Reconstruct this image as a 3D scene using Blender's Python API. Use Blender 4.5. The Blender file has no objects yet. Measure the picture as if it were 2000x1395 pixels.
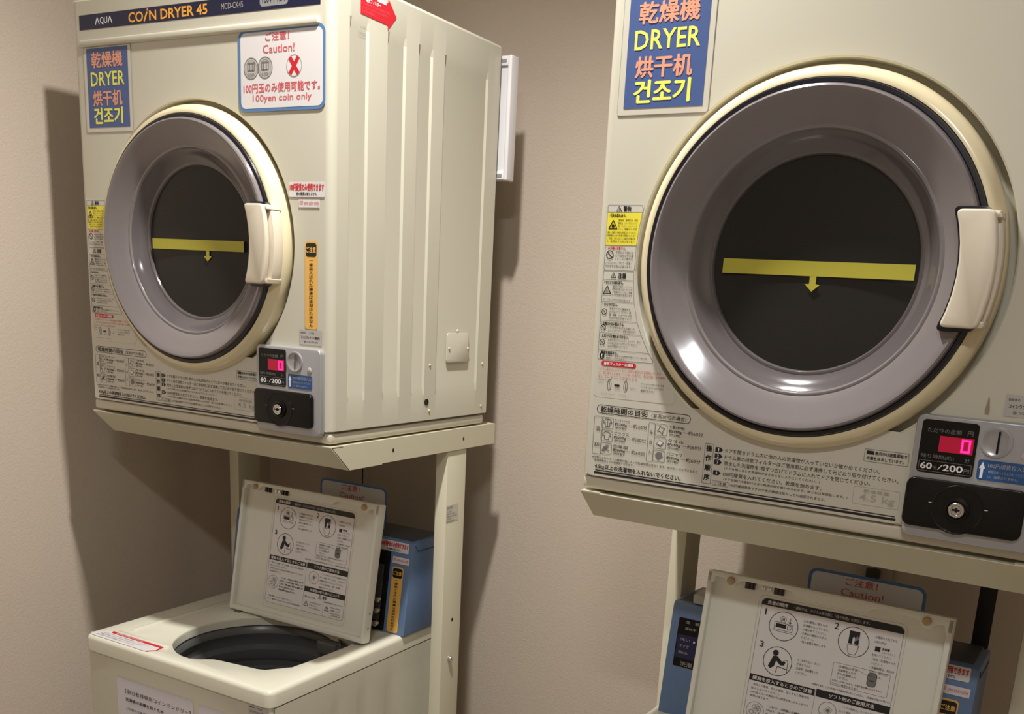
import bpy, bmesh, math, random
from mathutils import Vector, Matrix
from mathutils.geometry import tessellate_polygon

random.seed(7)
C = bpy.context.scene.collection
PI = math.pi
Z0 = 1.30                      # height of the dryers' undersides above the floor
CEIL = 2.80

# ------------------------------------------------------------------ camera
def make_camera():
    yaw, pitch, roll = -0.4957, -0.246, 0.0609
    F = Vector((math.sin(yaw) * math.cos(pitch), math.cos(yaw) * math.cos(pitch), math.sin(pitch)))
    R = Vector((math.cos(yaw), -math.sin(yaw), 0)); U = R.cross(F)
    R2 = math.cos(roll) * R + math.sin(roll) * U
    U2 = -math.sin(roll) * R + math.cos(roll) * U
    cam = bpy.data.cameras.new('camera'); o = bpy.data.objects.new('camera', cam); C.objects.link(o)
    m = Matrix((R2, U2, -F)).transposed().to_4x4()
    m.translation = Vector((1.6987, -1.2446, 0.2591 + Z0))
    o.matrix_world = m
    cam.sensor_fit = 'HORIZONTAL'; cam.sensor_width = 36.0
    cam.lens = 1920.8 / 2000 * 36.0
    cam.shift_x = -74.1 / 2000; cam.shift_y = 367.6 / 2000
    cam.clip_start = 0.02
    bpy.context.scene.camera = o
make_camera()

# ------------------------------------------------------------------ world, exposure, lights
sc = bpy.context.scene
sc.view_settings.view_transform = 'Standard'; sc.view_settings.look = 'None'
sc.view_settings.gamma = 1.0; sc.view_settings.use_curve_mapping = False
sc.view_settings.exposure = 0.0
w = bpy.data.worlds.new('world'); sc.world = w; w.use_nodes = True
w.node_tree.nodes['Background'].inputs[0].default_value = (0.02, 0.018, 0.016, 1)
w.node_tree.nodes['Background'].inputs[1].default_value = 1.0

def area(name, loc, size, sy, power, col, rot=(0, 0, 0)):
    l = bpy.data.lights.new(name, 'AREA'); l.shape = 'RECTANGLE'; l.size = size; l.size_y = sy
    l.energy = power; l.color = col
    o = bpy.data.objects.new(name, l); o.location = loc; o.rotation_euler = rot; C.objects.link(o); return o
def spot(name, loc, power, col, radius=0.03, ang=165, blend=0.6, aim=(0, 0, -1)):
    l = bpy.data.lights.new(name, 'SPOT'); l.energy = power; l.color = col; l.shadow_soft_size = radius
    l.spot_size = math.radians(ang); l.spot_blend = blend
    o = bpy.data.objects.new(name, l); o.location = loc; C.objects.link(o)
    o.rotation_euler = Vector(aim).to_track_quat('-Z', 'Y').to_euler(); return o
KEY = (0.930, -0.245, 1.459 + Z0)
spot('downlight_lamp', KEY, 152, (1.0, 0.975, 0.94), radius=0.035, ang=128, blend=1.0, aim=(-0.12, -0.10, -1))
BACK = (1.75, -1.75, CEIL - 0.03)
area('ceiling_panel_lamp', (BACK[0], BACK[1], CEIL - 0.05), 0.36, 0.12, 19, (0.95, 0.97, 1.0))

# ------------------------------------------------------------------ materials
def lin(c):
    r = []
    for v in c[:3]:
        v /= 255.0
        r.append(v / 12.92 if v <= 0.04045 else ((v + 0.055) / 1.055) ** 2.4)
    return (*r, 1)
MATS = {}
def mat(name, rgb, rough=0.5, metal=0.0, coat=0.0, spec=0.5, var=0.0, vscale=6.0, bump=0.0, bscale=200.0, emit=0.0, emc=None):
    if name in MATS: return MATS[name]
    m = bpy.data.materials.new(name); m.use_nodes = True
    nt = m.node_tree; b = nt.nodes['Principled BSDF']
    col = lin(rgb)
    b.inputs['Base Color'].default_value = col
    b.inputs['Roughness'].default_value = rough
    b.inputs['Metallic'].default_value = metal
    b.inputs['Coat Weight'].default_value = coat
    b.inputs['Coat Roughness'].default_value = 0.12
    b.inputs['Specular IOR Level'].default_value = spec
    if emit:
        b.inputs['Emission Color'].default_value = lin(emc or rgb); b.inputs['Emission Strength'].default_value = emit
    tc = nt.nodes.new('ShaderNodeTexCoord')
    n = nt.nodes.new('ShaderNodeTexNoise'); n.inputs['Scale'].default_value = vscale; n.inputs['Detail'].default_value = 5
    nt.links.new(tc.outputs['Object'], n.inputs['Vector'])
    mx = nt.nodes.new('ShaderNodeMix'); mx.data_type = 'RGBA'
    v = max(var, 0.015)
    mx.inputs[6].default_value = tuple(c * (1 - v) for c in col[:3]) + (1,)
    mx.inputs[7].default_value = tuple(min(1, c * (1 + v)) for c in col[:3]) + (1,)
    nt.links.new(n.outputs['Fac'], mx.inputs[0]); nt.links.new(mx.outputs[2], b.inputs['Base Color'])
    if bump:
        n2 = nt.nodes.new('ShaderNodeTexNoise'); n2.inputs['Scale'].default_value = bscale; n2.inputs['Detail'].default_value = 3
        nt.links.new(tc.outputs['Object'], n2.inputs['Vector'])
        bp = nt.nodes.new('ShaderNodeBump'); bp.inputs['Strength'].default_value = bump; bp.inputs['Distance'].default_value = 0.002
        nt.links.new(n2.outputs['Fac'], bp.inputs['Height']); nt.links.new(bp.outputs['Normal'], b.inputs['Normal'])
    MATS[name] = m
    return m
BODY = mat('painted_steel', (204, 200, 182), 0.30, coat=0.25, var=0.02)
BASEM = mat('base_plastic', (204, 198, 178), 0.38, var=0.02)
RAILM = mat('stand_paint', (208, 202, 178), 0.38, coat=0.1, var=0.03)
CREAM = mat('cream_plastic', (224, 211, 174), 0.22, coat=0.3)
HANDLE = mat('handle_plastic', (222, 211, 190), 0.35)
SEAL = mat('black_seal', (22, 22, 30), 0.25)
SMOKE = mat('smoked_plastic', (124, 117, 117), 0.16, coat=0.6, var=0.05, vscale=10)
PANE = mat('dark_window', (46, 44, 41), 0.12, spec=0.22)
WTOP = mat('washer_top_plastic', (226, 223, 204), 0.28, coat=0.2)
LIDM = mat('lid_plastic', (226, 224, 212), 0.40)
BLUE = mat('console_blue', (100, 126, 164), 0.38, var=0.04)
DARKTUB = mat('tub_dark', (92, 93, 92), 0.30)
SILVER = mat('silver_plastic', (170, 170, 172), 0.28, metal=0.35)
CHROME = mat('chrome', (215, 215, 215), 0.14, metal=1.0)
BLACKP = mat('black_gloss', (15, 14, 13), 0.22, spec=0.3)
BLACKM = mat('black_matte', (18, 17, 16), 0.55)
HOLE = mat('hole_black', (6, 6, 6), 0.9)
FROST = mat('clear_label_film', (206, 202, 188), 0.30)
WLAB = mat('label_white', (226, 222, 220), 0.35)
PAPER = mat('paper_white', (214, 210, 216), 0.6)
INK = mat('ink_black', (26, 25, 26), 0.45)
INKG = mat('ink_grey', (120, 118, 116), 0.45)
INKL = mat('ink_light', (172, 169, 162), 0.45)
RED = mat('ink_red', (206, 34, 48), 0.45)
REDP = mat('ink_pale_red', (214, 92, 100), 0.45)
YEL = mat('ink_yellow', (236, 222, 66), 0.4)
YTXT = mat('ink_lemon', (238, 236, 104), 0.4)
OTXT = mat('ink_orange', (228, 158, 128), 0.4)
ORAN = mat('strip_orange', (240, 186, 92), 0.4)
SIGNB = mat('sign_blue', (74, 94, 144), 0.35)
NAVY = mat('banner_navy', (30, 33, 62), 0.3)
BLUEL = mat('border_blue', (88, 126, 176), 0.35)
BLUES = mat('slot_label_blue', (40, 84, 138), 0.35)
GOLD = mat('banner_gold', (248, 176, 70), 0.35)
WHITE = mat('ink_white', (240, 240, 240), 0.4)
TAPE = mat('yellow_tape', (184, 176, 62), 0.45, var=0.06, vscale=30)
SLEEVE = mat('clear_sleeve', (205, 200, 184), 0.18, coat=0.4)
LED = mat('led_red', (255, 20, 90), 0.4, emit=5.0, emc=(255, 22, 92))
LEDD = mat('led_window', (110, 10, 36), 0.3, emit=0.35, emc=(220, 14, 60))
VENT = mat('vent_white', (232, 230, 232), 0.35)
PAD = mat('rubber_pad', (190, 160, 120), 0.5)
GREYL = mat('label_grey', (186, 182, 176), 0.35)
PURP = mat('display_navy', (30, 30, 72), 0.3)
def wall_mat(name, rgb):
    m = mat(name, rgb, 0.75, var=0.03, vscale=3.0, bump=0.35, bscale=260)
    return m
WALL = wall_mat('wallpaper', (198, 183, 166))

# ------------------------------------------------------------------ helpers
def mesh_from(bm, name, mats, smooth=35):
    me = bpy.data.meshes.new(name)
    bmesh.ops.recalc_face_normals(bm, faces=bm.faces)
    bm.to_mesh(me); bm.free()
    for m in (mats if isinstance(mats, (list, tuple)) else [mats]): me.materials.append(m)
    if smooth:
        me.shade_smooth(); me.set_sharp_from_angle(angle=math.radians(smooth))
    return me
def obj(name, bm, m, parent=None, loc=(0, 0, 0), rot=(0, 0, 0), smooth=35, label=None):
    me = mesh_from(bm, name, m, smooth) if isinstance(bm, bmesh.types.BMesh) else bm
    o = bpy.data.objects.new(name, me); C.objects.link(o)
    o.location = loc; o.rotation_euler = rot
    if parent: o.parent = parent
    if label: o['label'] = label
    return o
def thing(name, label, cat, loc=(0, 0, 0), rz=0, group=None):
    o = bpy.data.objects.new(name, None); C.objects.link(o)
    o.empty_display_size = 0.1
    o.location = loc; o.rotation_euler = (0, 0, rz); o['label'] = label; o['category'] = cat
    if group: o['group'] = group
    return o
def tag(o, label, cat, group=None):
    o['label'] = label; o['category'] = cat
    if group: o['group'] = group
    return o
def box(bm, x0, x1, y0, y1, z0, z1, r=0.0, seg=3):
    t = bmesh.new()
    bmesh.ops.create_cube(t, size=1.0)
    for v in t.verts:
        v.co = Vector((x0 + (v.co.x + .5) * (x1 - x0), y0 + (v.co.y + .5) * (y1 - y0), z0 + (v.co.z + .5) * (z1 - z0)))
    if r: bmesh.ops.bevel(t, geom=list(t.edges), offset=r, segments=seg, affect='EDGES', profile=0.5)
    me = bpy.data.meshes.new('tmp'); t.to_mesh(me); t.free(); bm.from_mesh(me); bpy.data.meshes.remove(me)
def B(*a, **k):
    bm = bmesh.new(); box(bm, *a, **k); return bm
def prism(bm, pts, axis, a, b, bev=0.0, seg=2):
    """polygon pts in the plane across `axis`, extruded from a to b"""
    def P(u, v, d):
        return (d, u, v) if axis == 'x' else ((u, d, v) if axis == 'y' else (u, v, d))
    t = bmesh.new()
    lo = [t.verts.new(P(u, v, a)) for u, v in pts]; hi = [t.verts.new(P(u, v, b)) for u, v in pts]
    n = len(pts)
    for i in range(n): t.faces.new((lo[i], lo[(i + 1) % n], hi[(i + 1) % n], hi[i]))
    tris = tessellate_polygon([[Vector((u, v, 0)) for u, v in pts]])
    if bev:
        t.faces.new(lo); t.faces.new(hi[::-1])
        bmesh.ops.recalc_face_normals(t, faces=t.faces)
        sharp = [e for e in t.edges if len(e.link_faces) == 2 and e.calc_face_angle(0) > 0.7]
        bmesh.ops.bevel(t, geom=sharp, offset=bev, segments=seg, affect='EDGES', profile=0.5)
    else:
        for q in tris:
            try: t.faces.new([lo[i] for i in q]); t.faces.new([hi[i] for i in q])
            except ValueError: pass
    me = bpy.data.meshes.new('tmp'); t.to_mesh(me); t.free(); bm.from_mesh(me); bpy.data.meshes.remove(me)
def lathe(bm, prof, cx, cz, axis='y', n=96, a0=0, a1=2 * PI):
    """prof: (r, depth) pairs turned about an axis through (cx, cz)"""
    full = abs(a1 - a0 - 2 * PI) < 1e-6
    cnt = n if full else n + 1
    rings = []
    for r, d in prof:
        ring = []
        for i in range(cnt):
            a = a0 + (a1 - a0) * i / n
            u, v = cx + r * math.cos(a), cz + r * math.sin(a)
            ring.append(bm.verts.new((u, d, v) if axis == 'y' else ((u, v, d) if axis == 'z' else (d, u, v))))
        rings.append(ring)
    for j in range(len(rings) - 1):
        for i in range(n if full else n):
            k = (i + 1) % cnt
            if rings[j][i] is rings[j][k]: continue
            bm.faces.new((rings[j][i], rings[j][k], rings[j + 1][k], rings[j + 1][i]))
    return rings
def disc(bm, r, d, cx, cz, axis='y', n=64, dome=0.0):
    prof = [(r * k / 6.0, d - dome * (1 - (k / 6.0) ** 2)) for k in range(6, 0, -1)]
    rings = lathe(bm, prof, cx, cz, axis, n)
    bm.faces.new(rings[-1])
def tube(bm, pts, r, n=10):
    prev = None
    for i, p in enumerate(pts):
        p = Vector(p)
        d = (Vector(pts[min(i + 1, len(pts) - 1)]) - Vector(pts[max(i - 1, 0)])).normalized()
        a = d.orthogonal().normalized() if prev is None else (prev - d * prev.dot(d)).normalized()
        prev = a; b = d.cross(a)
        ring = [bm.verts.new(p + r * (math.cos(2 * PI * k / n) * a + math.sin(2 * PI * k / n) * b)) for k in range(n)]
        if i:
            for k in range(n): bm.faces.new((last[k], last[(k + 1) % n], ring[(k + 1) % n], ring[k]))
        else: bm.faces.new(ring)
        last = ring
    bm.faces.new(last)
def plate_with_hole(bm, outer, hole, mapf):
    """flat face bounded by outer and hole loops, returns hole verts"""
    vo = [bm.verts.new(mapf(*p)) for p in outer]; vh = [bm.verts.new(mapf(*p)) for p in hole]
    es = []
    for L in (vo, vh):
        for i in range(len(L)): es.append(bm.edges.new((L[i], L[(i + 1) % len(L)])))
    bmesh.ops.triangle_fill(bm, use_beauty=True, use_dissolve=False, edges=es)
    return vo, vh
def rr(u0, v0, u1, v1, r, n=6):
    pts = []
    for cx, cy, a in ((u1 - r, v1 - r, 0), (u0 + r, v1 - r, 90), (u0 + r, v0 + r, 180), (u1 - r, v0 + r, 270)):
        for i in range(n + 1):
            t = math.radians(a + 90 * i / n); pts.append((cx + r * math.cos(t), cy + r * math.sin(t)))
    return pts

# ------------------------------------------------------------------ printed sheets (stickers, labels, lettering)
_TXT = {}
def text_mesh(s, bold=0.0):
    key = (s, bold)
    if key in _TXT: return _TXT[key]
    cu = bpy.data.curves.new('t', 'FONT'); cu.body = s; cu.offset = bold; cu.resolution_u = 2 if len(s) > 3 else 4
    o = bpy.data.objects.new('t', cu); C.objects.link(o)
    dg = bpy.context.evaluated_depsgraph_get(); dg.update()
    me = bpy.data.meshes.new_from_object(o.evaluated_get(dg))
    vs = [(v.co.x, v.co.y) for v in me.vertices]; fs = [tuple(p.vertices) for p in me.polygons]
    bpy.data.objects.remove(o); bpy.data.curves.remove(cu); bpy.data.meshes.remove(me)
    if vs:
        x0 = min(v[0] for v in vs); x1 = max(v[0] for v in vs); y0 = min(v[1] for v in vs); y1 = max(v[1] for v in vs)
        sx = 1 / max(x1 - x0, 1e-6); sy = 1 / max(y1 - y0, 1e-6)
        vs = [((x - x0) * sx, (y - y0) * sy) for x, y in vs]
    _TXT[key] = (vs, fs); return _TXT[key]
class Sheet:
    def __init__(s, mapf): s.map = mapf; s.v = []; s.f = []; s.m = []; s.mats = []
    def mi(s, m):
        if m not in s.mats: s.mats.append(m)
        return s.mats.index(m)
    def add(s, vs, fs, m, h):
        o = len(s.v); s.v += [s.map(u, v, h) for u, v in vs]; k = s.mi(m)
        for f in fs: s.f.append(tuple(o + i for i in f)); s.m.append(k)
    def poly(s, pts, m, h=.0004):
        tr = tessellate_polygon([[Vector((u, v, 0)) for u, v in pts]])
        fs = []
        for a, b, c in tr:
            (ax, ay), (bx, by), (cx, cy) = pts[a], pts[b], pts[c]
            fs.append((a, b, c) if (bx - ax) * (cy - ay) - (by - ay) * (cx - ax) > 0 else (a, c, b))
        s.add(pts, fs, m, h)
    def rect(s, u0, v0, u1, v1, m, h=.0004): s.add([(u0, v0), (u1, v0), (u1, v1), (u0, v1)], [(0, 1, 2, 3)], m, h)
    def rr(s, u0, v0, u1, v1, r, m, h=.0004): s.poly(rr(u0, v0, u1, v1, r), m, h)
    def strip(s, outer, inner, m, h):
        n = len(outer); s.add(outer + inner, [(i, (i + 1) % n, n + (i + 1) % n, n + i) for i in range(n)], m, h)
    def frame(s, u0, v0, u1, v1, r, t, m, h=.0005):
        s.strip(rr(u0, v0, u1, v1, r), rr(u0 + t, v0 + t, u1 - t, v1 - t, max(r - t, r * .3)), m, h)
    def loop(s, pts, t, m, h=.0005):
        n = len(pts)
        for i in range(n): s.line(pts[i], pts[(i + 1) % n], t, m, h)
    def disc(s, cu, cv, r, m, h=.0005, n=28, ry=None):
        ry = ry or r
        s.poly([(cu + r * math.cos(2 * PI * i / n), cv + ry * math.sin(2 * PI * i / n)) for i in range(n)], m, h)
    def ring(s, cu, cv, r, t, m, h=.0006, n=32):
        o = [(cu + r * math.cos(2 * PI * i / n), cv + r * math.sin(2 * PI * i / n)) for i in range(n)]
        q = [(cu + (r - t) * math.cos(2 * PI * i / n), cv + (r - t) * math.sin(2 * PI * i / n)) for i in range(n)]
        s.strip(o, q, m, h)
    def line(s, p, q, t, m, h=.0006):
        dx, dy = q[0] - p[0], q[1] - p[1]; L = math.hypot(dx, dy) or 1; nx, ny = -dy / L * t / 2, dx / L * t / 2
        s.add([(p[0] - nx, p[1] - ny), (q[0] - nx, q[1] - ny), (q[0] + nx, q[1] + ny), (p[0] + nx, p[1] + ny)], [(0, 1, 2, 3)], m, h)
    def text(s, t, u0, v0, u1, v1, m, h=.0007, bold=0.0, skew=0.0):
        if bold and any(ord(c) > 0x2fff for c in t):     # heavy strokes for the denser scripts: shifted repeats
            if bold >= .006:
                d = (v1 - v0) * (.018 + bold * 1.2)
                for k, (a, b) in enumerate(((-d, 0), (d, 0), (0, d * .7), (0, -d * .7))):
                    s.text(t, u0 + a + d, v0 + b, u1 + a - d, v1 + b, m, h + .00001 * (k + 1))
            bold = 0.0
        vs, fs = text_mesh(t, bold)
        s.add([(u0 + x * (u1 - u0) + skew * y * (v1 - v0), v0 + y * (v1 - v0)) for x, y in vs], fs, m, h)
    def vtext(s, t, uc, v1, step, wd, m, h=.0007, bold=0.0):
        for i, ch in enumerate(t):
            hh = step * .72; top = v1 - i * step
            if ch == '一': s.rect(uc - wd / 2, top - hh * .55, uc + wd / 2, top - hh * .42, m, h); continue
            s.text(ch, uc - wd / 2, top - hh, uc + wd / 2, top, m, h, bold)
    def para(s, lines, u0, v1, dv, hgt, cw, m, h=.0007, bold=0.0):
        for i, t in enumerate(lines):
            if t: s.text(t, u0, v1 - i * dv - hgt, u0 + cw * len(t), v1 - i * dv, m, h, bold)
    def warn(s, cu, cv, w, m, h=.0008, mark='!'):
        t = w * .1; a = (cu - w / 2, cv - w * .43); b = (cu + w / 2, cv - w * .43); c = (cu, cv + w * .45)
        s.loop([a, b, c], t, m, h)
        if mark == '!':
            s.rect(cu - w * .05, cv - w * .14, cu + w * .05, cv + w * .18, m, h); s.rect(cu - w * .05, cv - w * .3, cu + w * .05, cv - w * .2, m, h)
        elif mark == 'fire':
            s.poly([(cu - w * .15, cv - w * .3), (cu + w * .15, cv - w * .3), (cu + w * .18, cv - w * .1), (cu + w * .05, cv + w * .12), (cu + w * .02, cv - w * .02), (cu - w * .06, cv + w * .06), (cu - w * .18, cv - w * .12)], m, h)
        else:
            for k in (-1, 0, 1): s.line((cu + k * w * .12, cv - w * .3), (cu + k * w * .10, cv + w * .02), w * .05, m, h)
    def ban(s, cu, cv, r, m, h=.0008):
        s.ring(cu, cv, r, r * .2, m, h, 24); s.line((cu - r * .65, cv + r * .65), (cu + r * .65, cv - r * .65), r * .2, m, h)
    def build(s, name, parent, loc=(0, 0, 0), rot=(0, 0, 0), label=None):
        me = bpy.data.meshes.new(name); me.from_pydata(s.v, [], s.f)
        for m in s.mats: me.materials.append(m)
        me.polygons.foreach_set('material_index', s.m); me.update()
        return obj(name, me, None, parent, loc, rot, label=label)
FRONT = lambda y: (lambda u, v, h: (u, y - h, v))
SIDE = lambda x: (lambda u, v, h: (x + h, u, v))
TOP = lambda z: (lambda u, v, h: (u, v, z + h))

# ------------------------------------------------------------------ the room
def struct(name, bm, m):
    o = obj(name, bm, m); o['kind'] = 'structure'; return o
XL, YB, XR, YF = -0.151, 0.622, 2.75, -2.6
struct('wall_left', B(XL - 0.1, XL, YF, YB + 0.1, 0, CEIL), WALL)
struct('wall_back', B(XL, XR, YB, YB + 0.1, 0, CEIL), WALL)
struct('wall_right', B(XR, XR + 0.1, YF, YB + 0.1, 0, CEIL), WALL)
struct('wall_front', B(XL - 0.1, XR + 0.1, YF - 0.1, YF, 0, CEIL), WALL)
struct('floor', B(XL - 0.1, XR + 0.1, YF - 0.1, YB + 0.1, -0.1, 0), mat('floor_vinyl', (158, 148, 134), 0.45, var=0.1, vscale=4))
struct('ceiling', B(XL - 0.1, XR + 0.1, YF - 0.1, YB + 0.1, CEIL, CEIL + 0.1), mat('ceiling_paint', (230, 226, 218), 0.8))
for nm, a in (('baseboard_left', (XL, XL + 0.008, YF, YB, 0, 0.07)), ('baseboard_back', (XL + 0.008, XR, YB - 0.008, YB, 0, 0.07))):
    struct(nm, B(*a), mat('baseboard_brown', (92, 74, 58), 0.5))

# ------------------------------------------------------------------ coin dryer
W, D, H = 0.60, 0.4745, 0.7173
DCX, DCZ = 0.293, 0.316

def side_grid(bm, x, sgn):
    gr = [(.041, .087), (.134, .183), (.217, .258), (.293, .434)]
    b = .004; dep = .0032
    ys = [.014]; zs = [.022, .070, .085, .648, .660, H - .006]
    for a, c in gr: ys += [a, a + b, c - b, c]
    ys.append(D)
    g = {}
    for i, y in enumerate(ys):
        for j, z in enumerate(zs):
            inn = any(a + b - 1e-6 <= y <= c - b + 1e-6 for a, c in gr) and .0849 <= z <= .6481
            g[i, j] = bm.verts.new((x - (sgn * dep if inn else 0), y, z))
    for i in range(len(ys) - 1):
        for j in range(len(zs) - 1):
            bm.faces.new((g[i, j], g[i + 1, j], g[i + 1, j + 1], g[i, j + 1]))

def make_dryer(loc, rz, label, which):
    t = thing('coin_dryer', label, 'dryer', loc, rz, 'coin dryers raised on stands above the washers')
    # cabinet: sides, back, top
    bm = bmesh.new()
    side_grid(bm, W, 1); side_grid(bm, 0.0, -1)
    box(bm, 0.003, W - 0.003, D - 0.003, D, 0.02, H - 0.003)
    prism(bm, [(0, H - .006), (.0025, H - .0015), (.006, H), (W - .006, H), (W - .0025, H - .0015), (W, H - .006), (W - .004, H - .008), (.004, H - .008)], 'y', .014, D)
    obj('cabinet', bm, BODY, t, smooth=15)
    # front panel with round opening
    bm = bmesh.new()
    r = .014; RH = .231; N = 96
    hole = [(DCX + RH * math.cos(2 * PI * i / N), DCZ + RH * math.sin(2 * PI * i / N)) for i in range(N)]
    vo, vh = plate_with_hole(bm, [(r, .022), (W - r, .022), (W - r, H - .004), (r, H - .004)], hole, lambda u, v: (u, 0, v))
    for sx in (0, 1):
        for k in range(6):
            a0 = PI / 2 * k / 6; a1 = PI / 2 * (k + 1) / 6
            P = lambda a: ((r - r * math.sin(a)) if sx == 0 else (W - r + r * math.sin(a)), r - r * math.cos(a))
            (xa, ya), (xb, yb) = P(a0), P(a1)
            bm.faces.new([bm.verts.new(q) for q in ((xa, ya, .022), (xb, yb, .022), (xb, yb, H - .004), (xa, ya, H - .004))])
    prism(bm, [(0, H - .004), (.004, H), (.016, H), (.016, H - .004)], 'x', .006, W - .006)
    prism(bm, [(.0, .022), (.003, .0195), (.014, .0195), (.014, .022)], 'x', .008, W - .008)
    lathe(bm, [(RH, 0), (RH - .002, .0015), (RH - .003, .020), (RH - .02, .0215), (.18, .0215)], DCX, DCZ)
    bmesh.ops.remove_doubles(bm, verts=bm.verts, dist=1e-5)
    fp = obj('front_panel', bm, BODY, t)
    # raised bead under the banner
    obj('raised_bead', B(.0215, .577, -.005, .004, .6385, .6505, r=.0035, seg=3), BODY, t)
    bm = bmesh.new(); box(bm, .0025, W - .0025, .0035, D - .004, 0.0, .0185, r=.005); box(bm, .010, W - .01, .011, D - .01, .018, .023)
    obj('base_tray', bm, BASEM, t)
    for x in (.05, W - .05):
        for y in (.06, D - .06): obj('foot_pad', B(x - .015, x + .015, y - .015, y + .015, -.0045, 0.001), BLACKM, t)
    # banner
    s = Sheet(FRONT(0)); s.rect(.021, .667, .578, .6908, NAVY)
    def logo_a(u0, v0, u1, v1):
        m = (u0 + u1) / 2; s.line((u0, v0), (m, v1), .0019, WHITE); s.line((m, v1), (u1, v0), .0019, WHITE)
    u = .064; v0, v1 = .6735, .6845
    logo_a(u, v0, u + .0105, v1)
    s.text('QU', u + .0125, v0 - .001, u + .0315, v1, WHITE, bold=.005)
    logo_a(u + .033, v0, u + .0435, v1)
    s.text('CO', .1500, .6703, .1865, .6862, GOLD, bold=.02)
    s.line((.1885, .6703), (.1965, .6845), .0035, GOLD); s.disc(.1978, .6875, .0021, OTXT, .0007, 14)
    s.text('N DRYER 45', .2015, .6703, .339, .6862, GOLD, bold=.02)
    s.text('MCD-CK45', .370, .6745, .418, .6835, INKL)
    s.rr(.454, .672, .513, .6905, .006, SILVER, .0006); s.text('100V / 15A', .460, .677, .507, .686, INK, .0009)
    s.build('brand_banner', t, label='navy banner with gold lettering')
    # four-language sign in a clear sleeve
    dx = 0.0 if which == 'A' else -.007
    u0, u1, v0, v1 = (.0365, .144, .506, .636) if which == 'A' else (.0275, .137, .500, .630)
    s = Sheet(FRONT(0))
    s.rr(u0 - .009, v0 - .008, u1 + .008, v1 + .002, .004, SLEEVE, .0008); s.frame(u0 - .009, v0 - .008, u1 + .008, v1 + .002, .004, .0006, INKL, .001)
    s.rect(u0, v0, u1, v1, SIGNB, .0012)
    hh = (v1 - v0); ww = u1 - u0
    Q = lambda a, b, c, d: (u0 + a * ww, v0 + b * hh, u0 + c * ww, v0 + d * hh)
    s.text('乾燥機', *Q(.12, .755, .88, .945), OTXT, .0016, bold=.012)
    s.text('DRYER', *Q(.09, .525, .91, .70), YTXT, .0016, bold=.012)
    s.text('烘干机', *Q(.12, .275, .84, .465), OTXT, .0016, bold=.012)
    s.text('건조기', *Q(.12, .045, .84, .25), YTXT, .0016, bold=.018)
    s.build('language_sign', t, label='blue sign in four languages')
    # caution plate
    def caution(u0, v0, u1, v1, mapf, full=True):
        s = Sheet(mapf); ww = u1 - u0; hh = v1 - v0
        s.rr(u0, v0, u1, v1, ww * .075, BLUEL, .0015); s.rr(u0 + ww * .027, v0 + ww * .027, u1 - ww * .027, v1 - ww * .027, ww * .055, WLAB, .0017)
        Q = lambda a, b, c, d: (u0 + a * ww, v0 + b * hh, u0 + c * ww, v0 + d * hh)
        s.text('ご注意！', *Q(.325, .845, .60, .945), REDP, .002, bold=.006)
        s.text('Caution!', *Q(.295, .70, .66, .80), REDP, .002, bold=.006)
        for cu in (.155, .32):
            a, b = u0 + cu * ww, v0 + .53 * hh; R = ww * .088
            s.disc(a, b, R, GREYL, .0019); s.ring(a, b, R, R * .07, INKG, .0021); s.ring(a, b, R * .78, R * .05, INKL, .0021)
            s.frame(a - R * .5, b - R * .25, a + R * .5, b + R * .55, R * .1, R * .12, INKG, .0022)
            for k in (-.18, .18): s.rect(a + k * R - R * .05, b - R * .2, a + k * R + R * .05, b + R * .45, INKG, .0022)
            s.text('100', a - R * .4, b - R * .7, a + R * .4, b - R * .42, INKG, .0022)
        a, b = u0 + .655 * ww, v0 + .53 * hh
        s.disc(a, b, R, WLAB, .0019); s.ring(a, b, R, R * .08, INKL, .0021)
        s.line((a - R * .55, b - R * .75), (a + R * .55, b + R * .75), R * .42, RED, .0022); s.line((a - R * .55, b + R * .75), (a + R * .55, b - R * .75), R * .42, RED, .00225)
        s.text('100円玉のみ使用可能です。', *Q(.06, .23, .945, .345), REDP, .002, bold=.006)
        s.text('100yen coin only', *Q(.17, .10, .85, .205), REDP, .002, bold=.006)
        return s
    make_dryer.caution = caution
    if which == 'A': caution(.407, .520, .589, .641, FRONT(0)).build('caution_plate', t, label='white caution sign with blue border')
    # small stickers on the right
    if which == 'A':
        s = Sheet(FRONT(0)); s.rr(.5135, .391, .588, .414, .002, WLAB, .001)
        s.text('100円硬貨のみ使用できます', .515, .4005, .587, .4115, RED, .0013, bold=.01); s.text('他の硬貨は使えません', .529, .3935, .572, .3985, INK, .0013, bold=.01)
        s.build('coin_sticker', t)
        s = Sheet(FRONT(0)); s.rect(.534, .3755, .578, .3875, WLAB, .001); s.text('100 yen coin only', .536, .3775, .576, .3855, RED, .0013)
        s.build('coin_sticker', t)
        s = Sheet(FRONT(0)); s.rr(.5465, .1865, .573, .3245, .005, ORAN, .0008); s.rr(.5485, .300, .571, .3215, .0045, INK, .001)
        s.text('ご注意', .5495, .3065, .570, .3155, ORAN, .0013, bold=.01)
        s.vtext('一度投入された硬貨は返却されません', .5598, .2965, .00635, .008, INK, .0012, bold=.015)
        s.build('refund_strip', t, label='orange strip with vertical lettering')
    s = Sheet(FRONT(0)); s.rect(.534, .161, .5825, .185, GREYL, .0006)
    s.text('機種番号', .537, .1785, .549, .1815, INK); s.text('01705', .556, .1785, .566, .1815, INK)
    s.text('コインランドリー連絡先', .538, .1705, .578, .175, INK, bold=.01); s.text('☎ 0120-000-000', .543, .164, .574, .1675, INK)
    s.build('contact_label', t)
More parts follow.
